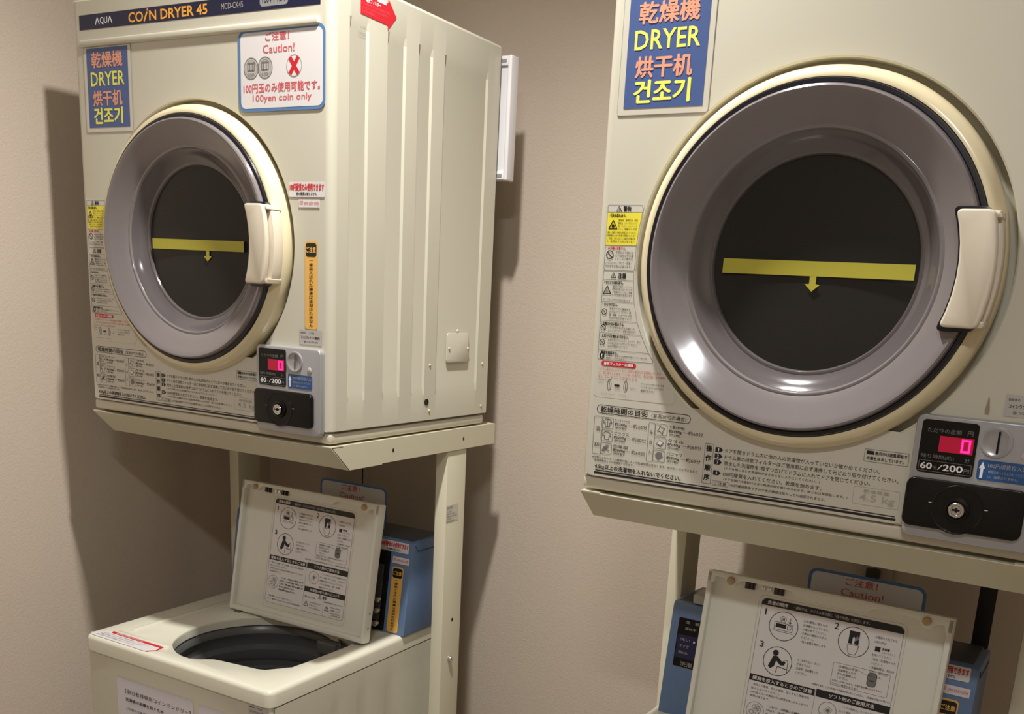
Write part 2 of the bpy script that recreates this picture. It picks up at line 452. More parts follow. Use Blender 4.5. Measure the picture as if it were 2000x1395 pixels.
    if which == 'B':
        bm = bmesh.new(); prism(bm, [(.515, .161), (.519, .161), (.5195, .166), (.5175, .180), (.5165, .180), (.5145, .166)], 'y', -.0006, 0)
        obj('glue_mark', bm, mat('glue', (150, 138, 112), 0.4), t)
    warning_labels(t); time_table(t); coin_unit(t); door(t, which)
    # things on the right side
    s = Sheet(SIDE(W)); s.poly([(.065, .669), (.132, .668), (.1325, .6605), (.1545, .684), (.1325, .7075), (.132, .700), (.065, .702)], RED, .0006)
    s.rect(.104, .696, .128, .701, WLAB, .0008)
    s.text('排気フィルター', .077, .6885, .114, .6945, WHITE, .0009, bold=.01)
    for i, q in enumerate(('ドラム奥の排気フィルターは毎回必ず掃除', 'してください。目づまりすると乾きが悪', 'く火災の原因に。')):
        s.text(q, .068, .6830 - i * .0055, .068 + [.068, .062, .034][i], .6872 - i * .0055, REDP, .0009)
    s.build('filter_arrow_sticker', t, label='red arrow sticker')
    s = Sheet(SIDE(W)); s.frame(.0615, .6455, .080, .6525, .001, .0005, INKL, .0006); s.text('水平注意', .0645, .648, .077, .651, INKG, .0006)
    s.build('level_label', t)
    bm = bmesh.new(); prism(bm, rr(.326, .127, .400, .183, .006), 'x', W - .001, W + .0011, bev=.0007)
    ap = obj('access_plate', bm, BODY, t)
    for i, (y, z) in enumerate([(.362, .187), (.333, .154), (.397, .153), (.274, .124), (.453, .122), (.454, .037), (.275, .039), (.088, .0125)]):
        bm = bmesh.new(); x0 = W + (.001 if 0 < i < 3 else 0)
        if z < .02: x0 = W - .006
        lathe(bm, [(.0030, x0 - .0015), (.0029, x0 + .0007), (.0019, x0 + .0017), (.0004, x0 + .0020)], y, z, 'x', 14)
        obj('screw', bm, RAILM, t)
    bm = bmesh.new(); lathe(bm, [(.0062, W - .001), (.006, W + .0012), (.004, W + .001), (.0008, W + .0005)], .266, .056, 'x', 20)
    obj('hole_plug', bm, BLACKP, t, label='black round plug')
    return t

def warning_labels(t):
    s = Sheet(FRONT(0))
    s.poly([(.0125, .386), (.0145, .3875), (.066, .386), (.068, .382), (.0625, .331), (.0625, .290), (.070, .255), (.085, .216), (.104, .184), (.1335, .150), (.135, .139), (.131, .1315), (.017, .1305), (.0125, .134)], FROST, .0003)
    yb = [(.015, .3735), (.0665, .3735), (.0635, .352), (.061, .332), (.015, .332)]
    s.poly(yb, YEL, .0005)
    s.loop([(.0155, .3825), (.065, .3825), (.067, .378), (.0625, .350), (.061, .330), (.061, .302), (.059, .300), (.0165, .300), (.015, .302), (.015, .381)], .0006, INKG)
    s.loop([(.0155, .299), (.060, .299), (.0612, .285), (.0635, .262), (.071, .234), (.0785, .2175), (.0915, .195), (.0985, .1855), (.0975, .1825), (.0165, .182), (.015, .184), (.015, .297)], .0006, INKG)
    for v, u in ((.3735, .0665), (.332, .061), (.2875, .061), (.259, .064), (.234, .071), (.2175, .0785), (.195, .0915)): s.line((.015, v), (u, v), .0005, INKG)
    s.warn(.032, .378, .0075, INK); s.text('警告', .038, .3748, .050, .3812, INK, bold=.02)
    s.warn(.0305, .2935, .0075, INK); s.text('注意', .037, .2898, .0495, .2968, INK, bold=.02)
    J = s.text
    J('・引火の恐れあり。', .017, .3675, .043, .3717, INK, bold=.02)
    s.warn(.0245, .3580, .0125, INK, mark='fire')
    for i, q in enumerate(('食用油、動物性油、美容', '関係油、ドライクリーニング', '油、ベンジン、シンナー、ガ', 'ソリン、樹脂のついた衣')):
        J(q, .032, .3625 - i * .0038, .0605 - i * .0002, .3655 - i * .0038, INK)
    for i, q in enumerate(('類は、洗濯後でも絶対に乾燥しないでください。', '乾燥機の火災や変色の原因になります', '。洗濯してもとれにくい油分が衣類に残', 'り、自然発火する恐れがあります。')):
        J(q, .017, .3468 - i * .0038, .0595 - i * .0004, .3498 - i * .0038, INK)
    J('・お子様に注意する。', .017, .3265, .046, .3305, RED, bold=.015)
    s.ban(.0228, .3195, .0056, INK)
    for i, q in enumerate(('子供だけで使わせ', 'たり幼児の手の届', 'くところで使わな')): J(q, .031, .3212 - i * .0040, .0575, .3245 - i * .0040, INK)
    for i, q in enumerate(('いでください。やけど・感電・', 'けがをする恐れがあります。')): J(q, .0170, .3078 - i * .0042, .056, .3110 - i * .0042, INK)
    J('・やけどの恐れあり。', .017, .2822, .046, .2860, INK, bold=.02)
    s.warn(.0225, .2742, .0115, INK, mark='s')
    for i, q in enumerate(('運転中や終わってすぐは', '排気部が熱くなっています', '。乾燥中のドラム、衣類', 'ドアの内側が高温になり')): J(q, .030, .2775 - i * .0036, .0600, .2803 - i * .0036, INK)
    J('ます。さわるとやけどの恐れがあります', .017, .2603, .058, .2633, INK)
    J('・水をかけない。', .017, .2535, .040, .2573, INK, bold=.02); s.ban(.0205, .2455, .0042, INK)
    for i, q in enumerate(('本体やドアに直接水を', 'かけないでください。感', '電・漏電・ショートによる', '火災の恐れがあります。')): J(q, .028, .2485 - i * .0040, .0595 + i * .0012, .2515 - i * .0040, INK)
    J('・衣類は十分に脱水する。', .017, .2282, .052, .2322, INK, bold=.02); s.ban(.0205, .2245, .0040, INK)
    for i, q in enumerate(('しずくがたれるような衣類を入れ', 'ないでください。感電の恐れあり')): J(q, .028, .2238 - i * .0040, .068 + i * .002, .2266 - i * .0040, INK)
    J('・火気や引火物を近づけない。', .017, .2120, .060, .2158, INK, bold=.02); s.ban(.0205, .2050, .0042, INK)
    for i, q in enumerate(('本体のそばにベンジン、シンナー、ガソ', 'リンなどを近づけないでください。', '火災の原因になります。')): J(q, .029, .2072 - i * .0040, [.078, .074, .060][i], .2100 - i * .0040, INK)
    J('・電源を確認する。', .017, .1898, .046, .1936, INK, bold=.02)
    s.disc(.0215, .1870, .0038, INK, .0007, ry=.0045); J('！', .0205, .1845, .0225, .1895, WHITE, .0009)
    for i, q in enumerate(('衣類を、金属や可燃物が混ざっていないか', '確認してから入れる。')): J(q, .028, .1868 - i * .0036, [.090, .058][i], .1892 - i * .0036, INK)
    s.rr(.0215, .1735, .0745, .1805, .0034, RED, .0006); J('排気フィルターの掃除', .0255, .1748, .0705, .1792, WHITE, .0009, bold=.01)
    for i, q in enumerate(('・ドラム奥のフィルターカバーの中を毎回たたき掃除してくださ', 'い。目づまりしたままフィルターを使うと、乾きが悪くなり故障', 'をしてしまうことがあります')): J(q, .018, .1680 - i * .0052, [.112, .118, .078][i], .1715 - i * .0052, REDP)
    for cu in (.036, .061):
        o = [(cu + .0028 * math.cos(a / 10 * PI), .1485 + .0075 * math.sin(a / 10 * PI)) for a in range(20)]
        s.loop(o, .0007, INK); s.line((cu, .143), (cu, .154), .0006, INK)
    s.poly([(.044, .1475), (.049, .1475), (.049, .1463), (.053, .1488), (.049, .1512), (.049, .1500), (.044, .1500)], INK, .0007)
    J('ドラムのカバー', .017, .1535, .032, .1562, INKG); J('レバー', .019, .1495, .027, .152, INKG); J('はずす', .045, .1425, .053, .1450, INKG)
    J('フィルターカバー', .024, .1350, .045, .1372, INKG); J('フィルター', .052, .1350, .066, .1372, INKG); J('たたく', .068, .1455, .077, .148, INKG)
    for i, q in enumerate(('＊フィルターに付いた糸くずを', 'フィルターカバーの穴からとり', '掃除できます。')): J(q, .084, .1530 - i * .0045, [.118, .1175, .104][i], .1558 - i * .0045, INK)
    s.build('warning_label', t, label='tall white warning label with a yellow field')

def time_table(t):
    s = Sheet(FRONT(0)); J = s.text
    s.poly(rr(.010, .0205, .4395, .130, .008), FROST, .0002)
    s.frame(.0195, .1085, .1605, .1205, .0058, .0008, INK); J('乾燥時間の目安', .0255, .1105, .0975, .1185, INK, bold=.006); J('（室温20℃の場合）', .1035, .1112, .1545, .1168, INK, bold=.004)
    for (a, b, c1) in ((.0165, .0315, '混紡'), (.1005, .1115, 'もめん')):
        s.frame(a, .0515, b - .001, .1045, .002, .0006, INKG)
        for i, ch in enumerate(c1): J(ch, a + .003, (.084 if len(c1) == 2 else .089) - i * (.022 if len(c1) == 2 else .0135), b - .004, (.090 if len(c1) == 2 else .0945) - i * (.022 if len(c1) == 2 else .0135), INK)
    rows = ((('カッターシャツ', '約200g', '(約5枚)', '約30分'), ('ブラウス', '約200g', '(約5枚)', '約30分'), ('作業服', '約800g', '(約3着)', '約60分')),
            (('下着(半袖)', '約150g', '(約5枚)', '約60分'), ('タオル', '約70g', '(約10枚)', '約60分'), ('パジャマ', '約500g', '(約1着)', '約60分')))
    for ci, ou in enumerate((.0285, .1100)):
        for ri in range(3):
            v1 = .1042 - ri * .0178; v0 = v1 - .0158
            s.frame(ou, v0, ou + .0185, v1, .003, .0007, INKG)
            cu, cv = ou + .0093, (v0 + v1) / 2
            if ci == 0:
                P = [(-.0035, -.005), (.0035, -.005), (.0035, .001), (.006, -.001), (.0065, .002), (.003, .0052), (-.003, .0052), (-.0065, .002), (-.006, -.001), (-.0035, .001)]
                if ri == 2:
                    for k in (-1, 0, 1): s.line((cu - .005 + k * .002, cv - .004), (cu + .003 + k * .002, cv + .005), .0013, INKG)
                    s.line((cu - .005, cv + .003), (cu + .005, cv - .003), .0013, INKG)
                else:
                    s.loop([(cu + a, cv + b) for a, b in P], .0007, INK)
                    if ri == 0: s.line((cu, cv - .005), (cu, cv + .005), .0006, INK)
            elif ri == 0: s.loop([(cu + (.0062 if k % 2 == 0 else .003) * math.cos(k * PI / 4 + .4), cv + (.0062 if k % 2 == 0 else .003) * math.sin(k * PI / 4 + .4)) for k in range(8)], .0007, INK)
            elif ri == 1:
                s.poly([(cu - .006, cv - .002), (cu + .001, cv - .005), (cu + .006, cv + .001), (cu - .001, cv + .0045)], INKG); s.poly([(cu - .004, cv - .001), (cu + .001, cv - .003), (cu + .0045, cv + .001), (cu - .001, cv + .0035)], WLAB, .0008)
            else: s.poly([(cu - .005, cv - .002), (cu - .001, cv - .006), (cu + .006, cv - .001), (cu + .004, cv + .005), (cu - .002, cv + .0055), (cu - .006, cv + .002)], INKG)
            q = rows[ci][ri]; tu = ou + .0205
            J(q[0], tu, v1 - .0050, tu + .023, v1 - .0005, INK); J(q[1], tu, v1 - .0105, tu + .019, v1 - .0060, INK, bold=.01); J(q[2], tu + .001, v1 - .0152, tu + .0175, v1 - .0113, INK)
            s.line((tu + .021, v1 - .0078), (tu + .0275, v1 - .0078), .0005, INKG)
            J(q[3], tu + .0285, v1 - .0105, tu + .0495, v1 - .0050, INK, bold=.004)
    J('※衣類およびドライの種類や量によって乾燥時間は変化します。表示が１分以下になると', .0175, .0453, .177, .0488, INK)
    J('乾燥時間は１０％程度長くなります。', .0215, .0412, .083, .0445, INK)
    J('4.5kg以上の洗濯物を入れないでください。', .0225, .0305, .1545, .0382, INK, bold=.008)
    s.rect(.0235, .0283, .4345, .0296, INK); s.rect(.0220, .0238, .4360, .0269, INK)
    s.frame(.1840, .0335, .1968, .0870, .002, .0007, INKG)
    for i, ch in enumerate('操作順序'): J(ch, .1862, .0765 - i * .0127, .1946, .0845 - i * .0127, INK, bold=.02)
    for i, (v, q, e) in enumerate(((.0775, 'ドアを開きドラム内に他の人の洗濯物が入っていないか確かめてください。', .410), (.0692, 'ドラム奥の排気フィルターはご使用前に必ず清掃して元どおり取り付けてください。', .433), (.0612, '脱水した洗濯物を1枚ずつ広げてドラムに入れてドアを閉じてください。', .401), (.0470, '100円硬貨を入れてください。乾燥を始めます。', .343))):
        s.poly([(.1990, v - .0003), (.2060, v - .0003), (.2098, v + .0028), (.2060, v + .0060), (.1990, v + .0060)], INK, .0005)
        J(str(i + 1), .2022 + (.0006 if i == 0 else 0), v + .0010, .2048 - (.0006 if i == 0 else 0), v + .0048, WHITE, .0008)
        J(q, .2130, v, e, v + .0057, INK, bold=.004)
    J('(ドアを閉じるとき洗濯物がはさまらないようにしてください。)', .2140, .0553, .3400, .0592, INK)
    J('(ドアを開けば運転は止まり乾燥状態を確かめられます。閉じれば再運転します。)', .2140, .0412, .3760, .0450, INK)
    s.frame(.1990, .0330, .2215, .0395, .001, .0005, INKG); J('ご注意', .2015, .0342, .2190, .0383, INK)
    J('100円硬貨専用ですので他の硬貨は投入しても返却されません。', .2240, .0345, .3500, .0383, INK)
    s.frame(.3890, .0905, .4412, .1060, .002, .0006, INKG); s.rect(.3915, .0995, .4005, .1040, INK); J('表示中は送風運転で', .4015, .0995, .4390, .1038, INK, bold=.006); J('衣類を冷ましています。', .3920, .0930, .4360, .0972, INK, bold=.006)
    s.frame(.3820, .0375, .4375, .0595, .003, .0005, INKL); J('乾燥容量', .3940, .0525, .4250, .0570, INKL); J('4.5 kg', .3900, .0400, .4320, .0510, INKL, bold=.01)
    s.build('instruction_label', t, label='silver instruction label with drying times')

def coin_unit(t):
    bm = bmesh.new(); prism(bm, rr(.4455, .0115, .588, .1555, .009), 'y', -.0105, .002, bev=.0028, seg=3)
    u = obj('coin_unit', bm, SILVER, t, label='silver coin unit')
    bm = bmesh.new(); prism(bm, rr(.4450, .0250, .5745, .0825, .0095), 'y', -.0165, -.009, bev=.002, seg=3)
    lathe(bm, [(.029, -.0163), (.0275, -.0175), (.0255, -.0163)], .5045, .0515, n=48)
    lathe(bm, [(.0145, -.0163), (.0140, -.0195), (.0105, -.0205), (.0095, -.0165)], .5045, .0515, n=40)
    lathe(bm, [(.029, -.0170), (.001, -.0170)], .5045, .0515, n=24)
    obj('lock_panel', bm, BLACKP, u, label='black lock panel')
    bm = bmesh.new(); lathe(bm, [(.0088, -.0165), (.0088, -.0225), (.0078, -.0235), (.0060, -.0235), (.0052, -.0225), (.0003, -.0225)], .5045, .0515, n=32)
    obj('key_lock', bm, CHROME, u)
    s = Sheet(FRONT(-.0228)); s.rect(.5000, .0505, .5085, .0527, HOLE, .0006); s.rect(.5035, .0490, .5060, .0540, HOLE, .0006); s.build('keyhole', u)
    [(lambda q: (q.rect(a_, .0550, a_ + .004, .0560, GREYL), q.build('lock_mark', u)))(Sheet(FRONT(-.0166))) for a_ in (.473, .533)]
    s = Sheet(FRONT(-.0106)); J = s.text
    s.rr(.4525, .0885, .5140, .1500, .0045, BLACKP, .0004)
    J('ただ今の金額', .4590, .1355, .4960, .1410, INKG, .0008); J('円', .5025, .1355, .5085, .1410, INKG, .0008)
    s.rect(.4735, .1145, .5105, .1325, LEDD, .0007)
    # seven-segment nought
    a, b, c, d, k = .4975, .1160, .5075, .1310, .0022
    for q in ((a, d - k, c, d), (a, b, c, b + k), (a, b, a + k, d), (c - k, b, c, d)): s.rect(*q, LED, .0012)
    J('残り時間(約)', .4555, .1050, .4920, .1105, INKG, .0008); J('分', .5035, .1050, .5090, .1105, INKG, .0008)
    s.frame(.4545, .0905, .5120, .1030, .001, .0005, INKG, .0007)
    J('60', .4565, .0930, .4695, .1005, WHITE, .0008, bold=.02); J('分', .4703, .0930, .4752, .0975, INKG, .0008); s.line((.4762, .0935), (.4805, .0995), .0010, WHITE, .0008)
    J('200', .4815, .0930, .5030, .1005, WHITE, .0008, bold=.02); J('円', .5042, .0930, .5100, .0978, INKG, .0008)
    s.build('price_display', u, label='black display with a red digit')
    bm = bmesh.new(); lathe(bm, [(.0172, -.0100), (.0170, -.0125), (.0150, -.0128), (.0120, -.0112), (.0060, -.0108), (.0004, -.0108)], .5335, .1320, n=40)
    obj('coin_slot', bm, SILVER, u)
    s = Sheet(FRONT(-.0112)); s.rr(.5345, .1195, .5368, .1445, .001, HOLE, .0018); s.build('slot_opening', u)
    s = Sheet(FRONT(-.0106)); s.rr(.5180, .0885, .5710, .1115, .003, BLUES, .0004)
    s.poly([(.5215, .0905), (.5245, .0905), (.5245, .1015), (.5262, .1015), (.5230, .1090), (.5198, .1015), (.5215, .1015)], WHITE, .0007)
    s.text('100円硬貨投入口', .5290, .1030, .5690, .1085, INKL, .0007); s.text('硬貨はゆっくりと入れてくださ', .5300, .0970, .5680, .1005, INKL, .0007); s.text('い。返却されません。', .5300, .0915, .5620, .0948, INKL, .0007)
    s.build('slot_label', u, label='blue label with a white arrow')
    bm = bmesh.new(); disc(bm, .0052, -.0112, .566, .1205, n=24, dome=.0012); obj('round_button', bm, GREYL, u)

def door(t, which):
    cx, cz = DCX, DCZ
    bm = bmesh.new()
    lathe(bm, [(.210, .021), (.2185, .012), (.2205, .006), (.2210, .001), (.2200, -.006), (.2165, -.0135), (.2120, -.0185), (.2085, -.0205), (.2050, -.0205), (.2040, -.0180), (.2040, -.006)], cx, cz, n=128)
    d = obj('door', bm, CREAM, t, label='cream door ring')
    bm = bmesh.new()
    lathe(bm, [(.2045, -.010), (.2045, -.0205), (.2030, -.0235), (.1990, -.0240), (.1970, -.0225), (.1965, -.015)], cx, cz, n=128)
    obj('door_seal', bm, SEAL, d)
    bm = bmesh.new()
    lathe(bm, [(.1980, -.018), (.1975, -.0245), (.1960, -.0285), (.1935, -.0300), (.1905, -.0292), (.1850, -.0262), (.1760, -.0212), (.1660, -.0160), (.1590, -.0118), (.1560, -.0096), (.1545, -.0100), (.1525, -.0098), (.1505, -.0075), (.1500, -.0060)], cx, cz, n=160)
    obj('door_bowl', bm, SMOKE, d, label='smoky grey plastic bowl of the door')
    bm = bmesh.new()
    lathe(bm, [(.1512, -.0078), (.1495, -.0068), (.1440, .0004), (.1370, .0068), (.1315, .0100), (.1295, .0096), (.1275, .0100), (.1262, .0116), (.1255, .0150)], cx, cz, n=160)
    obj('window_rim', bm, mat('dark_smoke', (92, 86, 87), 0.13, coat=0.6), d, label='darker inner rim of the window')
    bm = bmesh.new(); disc(bm, .1262, .0140, cx, cz, n=96, dome=.004)
    obj('door_window', bm, PANE, d, label='dark round window')
    s = Sheet(FRONT(.0095))
    u0, u1, ua = (.178, .402, .316) if which == 'A' else (.181, .4155, .298)
    s.rect(u0, .3030, u1, .3205, TAPE, .0012); s.rect(ua - .004, .2930, ua + .004, .3032, TAPE, .0012); s.poly([(ua - .0095, .2935), (ua, .2850), (ua + .0095, .2935), (ua + .004, .2940), (ua - .004, .2940)], TAPE, .0013)
    s.build('yellow_tape', d, label='yellow tape line with a small arrow')
    # handle
    def arc(r, v0, v1, n=14):
        a0 = math.asin((v0 - cz) / r); a1 = math.asin((v1 - cz) / r)
        return [(cx + r * math.cos(a0 + (a1 - a0) * i / n), cz + r * math.sin(a0 + (a1 - a0) * i / n)) for i in range(n + 1)]
    def rnd(pts, r, n=5):
        out = []; L = len(pts)
        for i in range(L):
            p = Vector(pts[i]); a = Vector(pts[i - 1]) - p; b = Vector(pts[(i + 1) % L]) - p
            if a.length > 1e-6 and b.length > 1e-6 and a.angle(b) < 2.3:
                ra = min(r, a.length * .9); rb = min(r, b.length * .9); pa = p + a.normalized() * ra; pb = p + b.normalized() * rb
                for k in range(n + 1):
                    q = k / n; out.append(tuple((1 - q) ** 2 * pa + 2 * q * (1 - q) * p + q * q * pb))
            else: out.append(tuple(p))
        return out
    z0, z1 = .2535, .3765
    def region(ra, rb, a, b): return arc(rb, a, b, 7) + arc(ra, a, b, 7)[::-1]
    def sloped(bm, pts, y0, y1, bev):
        prism(bm, pts, 'y', y0, y1, bev=bev, seg=3)
    bm = bmesh.new()
    sloped(bm, rnd(region(.1775, .2150, z0, z1), .007), -.0480, -.0385, .0026)
    bm2 = bmesh.new()
    prism(bm, region(.1790, .2195, z1 - .0085, z1 - .0008), 'y', -.0420, -.0100, bev=.0018)
    prism(bm, region(.1790, .2195, z0 + .0008, z0 + .0085), 'y', -.0420, -.0100, bev=.0018)
    prism(bm, region(.1785, .1905, z0 + .002, z1 - .002), 'y', -.0420, -.0120, bev=.001)
    prism(bm, region(.1890, .2185, z0 + .002, z1 - .002), 'y', -.0332, -.0120, bev=.002)
    obj('door_handle', bm, HANDLE, d, label='cream block handle')
    bm = bmesh.new(); prism(bm, rnd(region(.1735, .2100, z0 - .0045, z1 + .0045), .008), 'y', -.0318, -.0180, bev=.001)
    obj('handle_gasket', bm, SEAL, d)

# ------------------------------------------------------------------ stand
def make_stand(loc, rz, label, which):
    t = thing('dryer_stand', label, 'stand', loc, rz, 'steel stands under the dryers')
    th = .0022; zt = -.0045; zb = -.047
    x0, x1 = .002, W + .0025
    bm = bmesh.new()
    prism(bm, [(.0005, zt), (.0005, zt - .001), (.0445, zb), (.0475, zb), (.004, zt - .0012), (.030, zt - .0012), (.030, zt)], 'x', x0, x1)
    obj('front_rail', bm, RAILM, t)
    for nm, xa, xb, fx in (('side_rail', x1 - th, x1, -1), ('side_rail', x0, x0 + th, 1)):
        bm = bmesh.new()
        prism(bm, [(.0012, zt), (.508, zt), (.508, zb + .002), (.136, zb + .002), (.134, zb), (.045, zb)], 'x', xa, xb)
        if fx < 0: prism(bm, [(.0, zt), (.508, zt), (.508, zt + .0016), (.0, zt + .0016)], 'x', x1 - .03, x1)
        else: prism(bm, [(.0, zt), (.508, zt), (.508, zt + .0016), (.0, zt + .0016)], 'x', x0, x0 + .03)
        r_ = obj(nm, bm, RAILM, t)
        if fx < 0:
            for y in (.166, .392):
                s = Sheet(SIDE(x1)); s.disc(y, -.0245, .0026, HOLE, .0003, ry=.0036); s.build('bolt_hole', r_)
    bm = bmesh.new(); box(bm, x0 + th, x1 - th, .490, .506, zb, zt); obj('back_rail', bm, RAILM, t)
    for xa in (0.0, W - .028):
        bm = bmesh.new(); box(bm, xa, xa + .028, .343, .409, -Z0 + .012, zb + .006, r=.0018, seg=2)
        lg = obj('leg', bm, RAILM, t)
        obj('leg_foot', B(xa - .01, xa + .038, .12, .46, -Z0 + .0, -Z0 + .014, r=.002), RAILM, t)
    s = Sheet(SIDE(W)); s.rect(.344, -.191, .386, -.156, FROST, .0003); s.text('品番 設置台', .346, -.163, .366, -.158, INKG, .0006)
    for i in range(5): s.text(['CK45用 直付', '耐荷重 60kg', '株式会社', '2012年製', '組立説明'][i], .346, -.170 - i * .0050, .362 + (i % 3) * .010, -.167 - i * .0050, INKG, .0006)
    s.build('rating_label', t)
    s = Sheet(SIDE(W)); s.disc(.378, -.403, .0028, HOLE, .0004, ry=.004); s.build('bolt_hole', t)
    bm = bmesh.new(); lathe(bm, [(.006, W), (.006, W + .004), (.004, W + .007), (.0005, W + .008)], .372, -.487, 'x', 16); obj('bolt', bm, CHROME, t)
    return t

# ------------------------------------------------------------------ coin washer (origin: below the dryer's front-left corner, at floor)
WT = -.43
def make_washer(loc, rz, label, which, dz=0.0):
    t = thing('coin_washer', label, 'washer', loc, rz, 'top-loading washers below the dryers')
    t2 = bpy.data.objects
    zf = -Z0 - dz       # floor level in washer coordinates
    X0, X1, Y0, Y1 = .045, .5385, -.080, .440
    zr = -.4615
    # body
    bm = bmesh.new(); oo = rr(X0 + .004, Y0 + .005, X1 - .004, Y1 - .004, .008, 5); prev = None
    for zz in (zf + .03, zr + .001):
        ring = [bm.verts.new((u, v, zz)) for u, v in oo]
        if prev:
            for i in range(len(oo)): bm.faces.new((prev[i], prev[(i + 1) % len(oo)], ring[(i + 1) % len(oo)], ring[i]))
        prev = ring
    obj('body', bm, BODY, t)
    # right side sheet with grooves
    bm = bmesh.new()
    gr = [(.075, .100), (.150, .180), (.235, .265)]; ys = [Y0 + .012]; bb = .004
    for a, c in gr: ys += [a, a + bb, c - bb, c]
    ys.append(Y1 - .01); zs = [zf + .05, zf + .12, zf + .13, zr - .055, zr - .045, zr - .002]; g = {}
    for i, y in enumerate(ys):
        for j, z in enumerate(zs):
            inn = any(a + bb - 1e-6 <= y <= c - bb + 1e-6 for a, c in gr) and zs[2] - 1e-6 <= z <= zs[3] + 1e-6
            g[i, j] = bm.verts.new((X1 - .0005 - (.0012 if inn else 0), y, z))
    for i in range(len(ys) - 1):
        for j in range(5): bm.faces.new((g[i, j], g[i + 1, j], g[i + 1, j + 1], g[i, j + 1]))
    obj('side_panel', bm, BODY, t, smooth=15)
    obj('plinth', B(X0 + .02, X1 - .02, Y0 + .03, Y1 - .02, zf, zf + .032), BLACKM, t)
    # top cover with the tub opening
    bm = bmesh.new()
    cc, R = (.337, .087), .157
    pts = []
    pts += [(.4880, .100), (.4905, .180), (.4860, .205), (.4680, .220)]; a0, a1 = math.radians(62), math.radians(222)
    for i in range(49):
        a = a0 + (a1 - a0) * i / 48; pts.append((cc[0] + R * math.cos(a), cc[1] + R * math.sin(a)))
    pts += [(.240, -.0325), (.262, -.0440), (.285, -.0500), (.306, -.0500), (.322, -.0440), (.334, -.0340), (.345, -.0265), (.360, -.0235), (.395, -.0190), (.440, -.0135), (.455, -.0080), (.484, .0310), (.4865, .060)]
    # keep left and back of the circle, drop what crosses the front polyline
    r = .009
    outer = rr(X0 + r, Y0 + r, X1 - r, Y1 - r, .012, 5)
    vo, vh = plate_with_hole(bm, outer, pts, lambda u, v: (u, v, WT))
    # rounded outer edge, skirt
    prev = vo
    n = len(outer); cxm = [(X0 + X1) / 2, (Y0 + Y1) / 2]
    for k in range(1, 6):
        a = PI / 2 * k / 5; off = r * math.sin(a); dz_ = r * (1 - math.cos(a))
        o2 = rr(X0 + r - off, Y0 + r - off, X1 - r + off, Y1 - r + off, .012 + off * .6, 5)
        ring = [bm.verts.new((u, v, WT - dz_)) for u, v in o2]
        for i in range(n): bm.faces.new((prev[i], prev[(i + 1) % n], ring[(i + 1) % n], ring[i]))
        prev = ring
    o3 = rr(X0 + .0005, Y0 + .0005, X1 - .0005, Y1 - .0005, .017, 5)
    ring = [bm.verts.new((u, v, zr)) for u, v in o3]
    for i in range(n): bm.faces.new((prev[i], prev[(i + 1) % n], ring[(i + 1) % n], ring[i]))
    # lip of the opening
    m = len(vh)
    cxx = sum(v.co.x for v in vh) / m; cyy = sum(v.co.y for v in vh) / m
    prev = vh
    for dd, zz in ((.0015, -.0012), (.002, -.004), (.002, -.018)):
        ring = [bm.verts.new((cxx + (v.co.x - cxx) * (1 - dd / .14), cyy + (v.co.y - cyy) * (1 - dd / .14), WT + zz)) for v in vh]
        for i in range(m): bm.faces.new((prev[i], prev[(i + 1) % m], ring[(i + 1) % m], ring[i]))
        prev = ring
    # raised ridge at the left of the opening
    box(bm, .100, .112, -.015, .235, WT - .004, WT + .0035, r=.0033, seg=3)
    box(bm, .088, .232, -.040, -.030, WT - .004, WT + .0022, r=.0021, seg=3)
    cover = obj('top_cover', bm, WTOP, t, smooth=50)
    # tub
    bm = bmesh.new()
    c2 = (.337, .0885)
    prof = [(.1625, WT - .010), (.162, WT - .018), (.156, WT - .024), (.153, WT - .036), (.156, WT - .042), (.160, WT - .050), (.159, WT - .062), (.152, WT - .067), (.148, WT - .070), (.147, WT - .084), (.149, WT - .090), (.153, WT - .096), (.152, WT - .108), (.147, WT - .112), (.145, WT - .140), (.144, WT - .33), (.134, WT - .350), (.06, WT - .365), (.001, WT - .350)]
    lathe(bm, prof, c2[0], c2[1], 'z', 96)
    tub = obj('tub', bm, DARKTUB, t, label='dark wash tub')
    bm = bmesh.new(); plate_with_hole(bm, [(X0 + .012, Y0 + .0085), (X1 - .012, Y0 + .0085), (X1 - .012, .27), (X0 + .012, .27)], [(c2[0] + .1588 * math.cos(2 * PI * i / 64), c2[1] + .1588 * math.sin(2 * PI * i / 64)) for i in range(64)], lambda u, v: (u, v, WT - .0195))
    obj('tub_surround', bm, DARKTUB, tub)
    bm = bmesh.new(); box(bm, .385, .435, .205, .226, WT - .046, WT - .019, r=.003); obj('tub_inlet', bm, mat('grey_plastic', (96, 94, 88), .4), tub)
    # red-edged label on the front left of the top
    s = Sheet(TOP(WT)); P = [(.058, -.066), (.066, -.0735), (.212, -.0735), (.2275, -.060), (.2235, -.040), (.082, -.040)]
    s.poly([(.050, -.066), (.064, -.0745), (.214, -.0745), (.229, -.060), (.2255, -.0385), (.078, -.0385)], WLAB, .0005)
    s.poly([(.086, -.0475), (.2270, -.0475), (.2255, -.0385), (.080, -.0385)], RED, .0007); s.poly([(.2275, -.060), (.214, -.0735), (.219, -.0745), (.2305, -.060), (.2270, -.047), (.2225, -.047)], RED, .0007)
    s.text('洗濯機をご使用になるみなさまへ', .095, -.0455, .175, -.0405, WHITE, .0009)
    for i in range(3): s.text(('必ずポケットの中を確認してください。', '洗濯槽が完全に止まるまで手を入れないでください。', '防水性のものは洗濯しないでください。')[i], .072 - i * .002, -.0550 - i * .0065, .20 - i * .012, -.0510 - i * .0065, INKG, .0008)
    s.build('notice_label', t, label='white label with a red edge')
